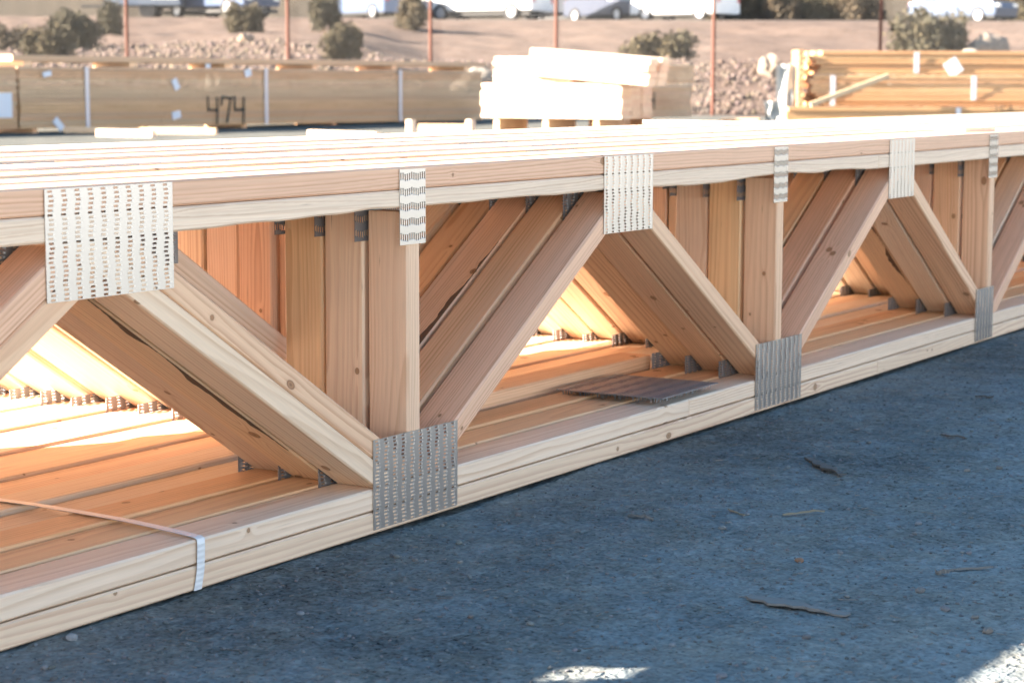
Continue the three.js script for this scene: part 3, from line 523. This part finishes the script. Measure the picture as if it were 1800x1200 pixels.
// ---------------------------------------------------------------- chain-link fence with rusty posts
{
  const D = 42, f = thing('chain_link_fence', 'chain link fence with rusty pipe posts crossing the background', 'fence', V());
  const rustC = dataTex(64, 64, px => { for (let j = 0; j < 64; j++) for (let i = 0; i < 64; i++) { const k = 0.65 + 0.7 * fbm(i * 0.16, j * 0.09, 5, 3), q = (j * 64 + i) * 4; px[q] = toS(clamp(0.12 * k)); px[q + 1] = toS(clamp(0.048 * k)); px[q + 2] = toS(clamp(0.032 * k)); px[q + 3] = 255; } }, true);
  const rust = std(0xffffff, 0.85, 0, { map: rustC }), wire = std(lin(0.16, 0.16, 0.155), 0.6, 0.2);
  const pxs = [-340, -60, 225, 507, 757, 977, 1253, 1545, 1830, 2110], foot = pxs.map((px, i) => { const p = at(px, 195, D + (i === 6 ? -0.6 : 0)), a = (px - 900) * PX(D); p.y = hill(a, D) - 0.25; return p; });
  foot.forEach((p, i) => { const h = 3.15 - p.y, m = part('post', new THREE.CylinderGeometry(0.037, 0.037, h, 12), rust, f, V(p.x, p.y + h / 2, p.z)); m.rotation.y = i; });
  for (let i = 0; i + 1 < foot.length; i++) {
    const a = foot[i], b = foot[i + 1], L = Math.hypot(b.x - a.x, b.z - a.z), y0 = Math.max(a.y, b.y) + 0.28, Hh = 3.0 - y0, st = 0.09, gs = [], dx = (b.x - a.x) / L, dz = (b.z - a.z) / L;
    for (const sgn of [1, -1]) for (let c = -Hh; c < L + Hh; c += st) {
      let u0 = c, u1 = c + sgn * Hh, v0 = 0, v1 = Hh;
      const cut = (u) => (u - c) / (sgn) ;
      if (u0 < 0) { if (sgn < 0) continue; v0 = cut(0); u0 = 0; } if (u0 > L) { if (sgn > 0) continue; v0 = cut(L); u0 = L; }
      if (u1 < 0) { v1 = cut(0); u1 = 0; } if (u1 > L) { v1 = cut(L); u1 = L; }
      if (v1 - v0 < 0.03 || v0 < 0) continue;
      const len = Math.hypot(u1 - u0, v1 - v0), g = new THREE.CylinderGeometry(0.0026, 0.0026, len, 3, 1, true); g.rotateZ(-Math.atan2(u1 - u0, v1 - v0)); g.translate((u0 + u1) / 2, (v0 + v1) / 2, sgn * 0.002); gs.push(g);
    }
    const m = part('wire_mesh', mergeGeometries(gs), wire, f, V(a.x, y0, a.z)); m.rotation.y = Math.atan2(-dz, dx); m.userData.kind = 'stuff';
  }
}

// ---------------------------------------------------------------- rock bank: rocks, boulders, shrubs
scatter('bank_rocks', stoneGeo(71, 1, 0.7), std(0xffffff, 0.95), 15000, (o, c) => {
  const d = 41.6 + 17 * Math.pow(rnd(), 1.25), a = rr(-14, 14) * d / 45; let s = 0.025 + 0.07 * Math.pow(rnd(), 3); if (a > 0 && d > 53) s *= 0.3;
  const p = ad(a, d, hill(a, d) + s * 0.2); o.position.copy(p); o.rotation.set(rr(0, 6), rr(0, 6), rr(0, 6)); o.scale.setScalar(s);
  const k = rr(0.10, 0.145); c.setRGB(k * 1.12, k * rr(0.78, 0.9), k * rr(0.6, 0.76));
});
const boulderG = [stoneGeo(81, 3, 0.8), stoneGeo(86, 3, 0.7), stoneGeo(93, 3, 0.9)], boulderM = [std(lin(0.24, 0.195, 0.155), 0.95), std(lin(0.23, 0.165, 0.12), 0.95), std(lin(0.27, 0.24, 0.20), 0.95)];
const groundAt = (px, d) => { const a = (px - 900) * PX(d); return [ad(a, d, hill(a, d)), a]; };
for (const [px, d, w, m, l] of [[838, 46, 0.40, 2, 'pale rounded boulder on the bank above the sunlit pale stack'], [812, 45, 0.30, 0, 'flat pale boulder lying below the rounded one on the bank'], [735, 44.5, 0.26, 1, 'small orange boulder beside a fence post on the bank'], [1345, 48, 0.36, 0, 'large pale boulder on the bank between two fence posts'], [1520, 46, 0.42, 0, 'tan boulder left of the fence post above the golden stack'], [1718, 52, 0.62, 0, 'tan boulder right of the large dark shrub'], [1690, 50, 0.3, 2, 'small pale boulder beneath the tan one by the large shrub'], [390, 44, 0.34, 2, 'flat pale boulder on the gravel bank behind the long left stack'], [1555, 46, 0.24, 2, 'small upright pale boulder right of the fence post above the golden stack'], [440, 58, 0.25, 1, 'reddish boulder under the round shrub at left']]) {
  const [p] = groundAt(px, d), b = single('boulder', pick(boulderG), boulderM[m], l, 'boulder'); b.position.copy(p); b.position.y += w * 0.3; b.scale.setScalar(w); b.rotation.y = px;
}
function shrubGeo(s, n, leaf) {
  const sv = seed; seed = s; const pos = [], col = [], q = V(), ax = V(), bx = V();
  const lobes = []; for (let i = 0; i < 16; i++) { const a = rr(0, 6.28), e = Math.acos(rr(0, 1)), r = rr(0.4, 0.72); lobes.push([Math.cos(a) * Math.sin(e) * r, Math.cos(e) * r + 0.15, Math.sin(a) * Math.sin(e) * r, rr(0.24, 0.42)]); }
  for (let i = 0; i < n; i++) {
    const L = pick(lobes); q.set(rr(-1, 1), rr(-1, 1), rr(-1, 1)).normalize().multiplyScalar(L[3] * Math.pow(rnd(), 0.4)); q.x += L[0]; q.y += L[1]; q.z += L[2]; if (q.y < 0.02) q.y = rr(0.02, 0.2);
    ax.set(rr(-1, 1), rr(-0.3, 1), rr(-1, 1)).normalize().multiplyScalar(leaf * rr(0.6, 1.3)); bx.set(rr(-1, 1), rr(-1, 1), rr(-1, 1)).cross(ax).normalize().multiplyScalar(leaf * 0.35);
    pos.push(q.x - bx.x, q.y - bx.y, q.z - bx.z, q.x + bx.x, q.y + bx.y, q.z + bx.z, q.x + ax.x, q.y + ax.y, q.z + ax.z);
    const k = rr(0.7, 1.3), y = rr(0, 0.25); for (let v = 0; v < 3; v++) col.push(k * (1 + y), k, k * (1 - y));
  }
  seed = sv; const g = new THREE.BufferGeometry(); g.setAttribute('position', new THREE.Float32BufferAttribute(pos, 3)); g.setAttribute('color', new THREE.Float32BufferAttribute(col, 3)); g.computeVertexNormals(); return g;
}
const shrubG = [shrubGeo(501, 5200, 0.10), shrubGeo(502, 5200, 0.10), shrubGeo(503, 5200, 0.11)];
const stemG = (() => { const sv = seed; seed = 77; const gs = []; for (let i = 0; i < 12; i++) { const g = new THREE.CylinderGeometry(0.006, 0.02, 0.75, 5); g.translate(0, 0.375, 0); g.rotateZ(rr(-0.8, 0.8)); g.rotateY(rr(0, 6.28)); gs.push(g); } seed = sv; return mergeGeometries(gs); })();
const leafM = [lin(0.056, 0.050, 0.028), lin(0.072, 0.063, 0.040), lin(0.050, 0.049, 0.032), lin(0.085, 0.074, 0.055)].map(c => std(c, 0.9, 0, { vertexColors: true, side: THREE.DoubleSide })), stemM = std(lin(0.15, 0.11, 0.08), 0.9);
function shrub(px, d, w, h, m, label, sink = 0) {           // w, h: half width and height in metres
  const [p] = groundAt(px, d), t = thing('shrub', label, 'shrub', V(p.x, p.y - 0.05 - sink, p.z), px, 'desert shrubs on the bank');
  part('foliage', shrubG[px % 3], leafM[m], t).scale.set(w * 1.2, h * 1.08, w * 1.2); part('stems', stemG, stemM, t).scale.set(w, h, w);
}
shrub(98, 49, 0.66, 0.92, 0, 'dense olive shrub above the left end of the long stack');
shrub(140, 56, 0.75, 1.15, 2, 'tall grey green shrub behind the dense olive one at left');
shrub(30, 54, 0.6, 0.85, 3, 'pale grey shrub at the far left of the bank');
shrub(205, 64, 0.5, 1.0, 2, 'narrow dim shrub just left of the leftmost fence post');
shrub(432, 66, 0.62, 1.1, 0, 'round olive shrub in front of the blue pickup');
shrub(608, 48, 0.50, 0.98, 0, 'round olive shrub above the middle of the long stack');
shrub(575, 68, 0.62, 1.25, 2, 'shrub behind the round one beside the second fence post');
shrub(727, 74, 0.58, 1.25, 1, 'olive shrub left of the fence post by the blue car');
shrub(1160, 54, 0.98, 1.05, 0, 'wide low olive shrub before the white car');
shrub(1620, 52, 0.98, 1.5, 2, 'largest dark shrub on the bank above the golden stack');
const hedge = [[1262, 96, 1.2, 1.9, 0], [1310, 97, 1.2, 2.2, 1], [1362, 96, 0.9, 1.8, 3], [1408, 97, 1.1, 2.1, 0], [1452, 97, 1.0, 1.8, 1], [1498, 96, 1.1, 2.0, 3], [1740, 98, 1.3, 2.0, 1], [1785, 97, 1.3, 2.3, 0]];
const hn = ['first', 'second', 'third', 'fourth', 'fifth', 'sixth'];
hedge.forEach(([px, d, w, h, m], i) => shrub(px, d, w, h, m, i < 6 ? `${hn[i]} roadside shrub right of the reddest fence post, counted from the left` : i === 6 ? 'far roadside shrub in the upper right, left one' : 'far roadside shrub at the right edge'));

// ---------------------------------------------------------------- parked vehicles on the road above the bank
const tyreM = std(lin(0.02, 0.02, 0.022), 0.8), rimM = std(lin(0.55, 0.56, 0.58), 0.35, 0.8), paneM = std(lin(0.03, 0.04, 0.05), 0.08, 0), trimM = std(lin(0.03, 0.03, 0.03), 0.7), redM = std(lin(0.45, 0.03, 0.03), 0.3), lampM = std(lin(0.8, 0.8, 0.78), 0.2);
function carBody(side, width, c = 0.09) {
  const s = new THREE.Shape(side.map(p => new THREE.Vector2(...p))), g = new THREE.ExtrudeGeometry(s, { depth: width - 2 * c, bevelEnabled: true, bevelThickness: c, bevelSize: c, bevelOffset: -c, bevelSegments: 3 });
  g.translate(0, 0, -(width - 2 * c) / 2); return g;
}
const SIDES = {
  car: { body: [[0, 0.28], [4.5, 0.28], [4.55, 0.62], [4.4, 0.9], [3.2, 1.0], [2.55, 1.45], [1.0, 1.47], [0.35, 1.02], [0.02, 0.95]], glass: [[0.85, 1.04], [3.0, 1.04], [2.45, 1.38], [1.15, 1.39]], wh: [0.85, 3.65], r: 0.33, w: 1.78 },
  pickup: { body: [[0, 0.45], [5.5, 0.45], [5.55, 0.8], [5.45, 1.1], [4.2, 1.2], [3.6, 1.82], [2.2, 1.84], [2.05, 1.25], [0.02, 1.25]], glass: [[2.35, 1.28], [4.0, 1.28], [3.5, 1.74], [2.4, 1.75]], wh: [1.15, 4.45], r: 0.39, w: 1.95 },
  van: { body: [[0, 0.4], [5.4, 0.4], [5.45, 0.95], [5.2, 1.2], [4.7, 2.15], [4.4, 2.3], [0.05, 2.32]], glass: [[3.7, 1.35], [4.9, 1.35], [4.5, 2.05], [3.7, 2.05]], wh: [1.0, 4.45], r: 0.36, w: 1.98 },
};
function vehicle(kind, px, d, paint, label, turn = 0, flip = false) {      // px: where its middle stands
  const S = SIDES[kind], len = S.body.reduce((m, p) => Math.max(m, p[0]), 0), [p, a] = groundAt(px, d); p.y = hill(a, d) + 0.0;
  const t = thing(kind === 'van' ? 'parked_van' : kind === 'pickup' ? 'parked_pickup' : 'parked_car', label, kind === 'pickup' ? 'pickup truck' : kind, p, -(Math.PI / 2 - YAW) * 0 - YAW + Math.PI / 2 - Math.PI / 2 + turn + (flip ? Math.PI : 0), 'vehicles parked along the road');
  const inner = (g) => { g.translate(-len / 2, 0, 0); return g; };
  part('body', inner(carBody(S.body, S.w)), std(paint, 0.28, 0.1), t);
  part('sill', inner(carBody([[0.1, 0.2], [len - 0.1, 0.2], [len - 0.15, 0.34], [0.15, 0.34]], S.w - 0.1, 0.03)), trimM, t);
  for (const s of [1, -1]) { const sh = new THREE.ShapeGeometry(new THREE.Shape(S.glass.map(q => new THREE.Vector2(...q)))); sh.translate(-len / 2, 0, 0); if (s < 0) sh.rotateY(Math.PI).scale(-1, 1, 1); part('side_window', sh, new THREE.MeshStandardMaterial({ color: lin(0.03, 0.04, 0.05), roughness: 0.08, side: THREE.DoubleSide }), t, V(0, 0, s * (S.w / 2 + 0.004)));
    part('door', box(1.0, 0.5, 0.01), std(paint, 0.28, 0.1), t, V(len * 0.02, 0.78, s * (S.w / 2 + 0.003))); }
  for (const wx of S.wh) for (const s of [1, -1]) {
    const w = new THREE.Group(); w.name = 'wheel'; w.position.set(wx - len / 2, S.r, s * (S.w / 2 - 0.06)); t.add(w);
    const ty = new THREE.LatheGeometry([[0.6, -0.1], [0.95, -0.11], [1, -0.06], [1, 0.06], [0.95, 0.11], [0.6, 0.1]].map(q => new THREE.Vector2(q[0] * S.r, q[1])), 24); ty.rotateX(Math.PI / 2); part('tyre', ty, tyreM, w);
    const rm = new THREE.CylinderGeometry(S.r * 0.62, S.r * 0.62, 0.16, 20); rm.rotateX(Math.PI / 2); part('rim', rm, rimM, w);
  }
  for (const s of [1, -1]) { part('taillight', box(0.05, 0.22, 0.16), redM, t, V(-len / 2 + 0.02, 0.85, s * (S.w / 2 - 0.16))); part('headlight', box(0.06, 0.14, 0.3), lampM, t, V(len / 2 - 0.03, 0.75, s * (S.w / 2 - 0.24))); }
  return t;
}
const blue = lin(0.07, 0.10, 0.17), dark = lin(0.03, 0.035, 0.045), whiteP = lin(0.72, 0.73, 0.74);
vehicle('pickup', 395, 86, blue, 'blue grey pickup behind the round shrub at left', -0.75);
vehicle('car', 655, 88, lin(0.09, 0.13, 0.22), 'blue car between two shrubs, left of the middle fence post', -0.9, true);
vehicle('van', 855, 88, whiteP, 'white van behind the fence above the sunlit stack', -0.5, true);
vehicle('pickup', 1010, 93, dark, 'dark pickup behind the fence, right of the white van', -0.9);
vehicle('car', 1195, 87, whiteP, 'white car behind the wide low shrub', -0.7, true);
vehicle('car', 1070, 90, lin(0.05, 0.06, 0.09), 'dark blue car left of the white car', -0.9);
vehicle('car', 1675, 90, lin(0.07, 0.1, 0.16), 'blue car half hidden by the largest shrub', -0.8);
{ // white box trailer behind the pickup
  const [p, a] = groundAt(268, 86), t = thing('box_trailer', 'white and blue grey box trailer behind the leftmost fence post', 'trailer', V(p.x, hill(a, 86), p.z), -YAW, 'vehicles parked along the road');
  part('box', carBody([[-1.6, 0.5], [1.6, 0.5], [1.6, 2.6], [-1.6, 2.6]], 2, 0.05), std(lin(0.12, 0.15, 0.20), 0.4), t);
  part('door_panel', box(1.1, 1.2, 0.02), whiteMat, t, V(0.95, 1.35, 1.012));
  for (const s of [1, -1]) { const g = new THREE.CylinderGeometry(0.34, 0.34, 0.2, 20); g.rotateX(Math.PI / 2); part('wheel', g, tyreM, t, V(0.2, 0.34, s * 0.86)); }
  part('taillight', box(0.12, 0.3, 0.03), redM, t, V(1.53, 1.4, 1.02)); part('drawbar', box(1.2, 0.1, 0.12), trimM, t, V(-2.1, 0.5, 0));
}
renderer.render(scene, camera);
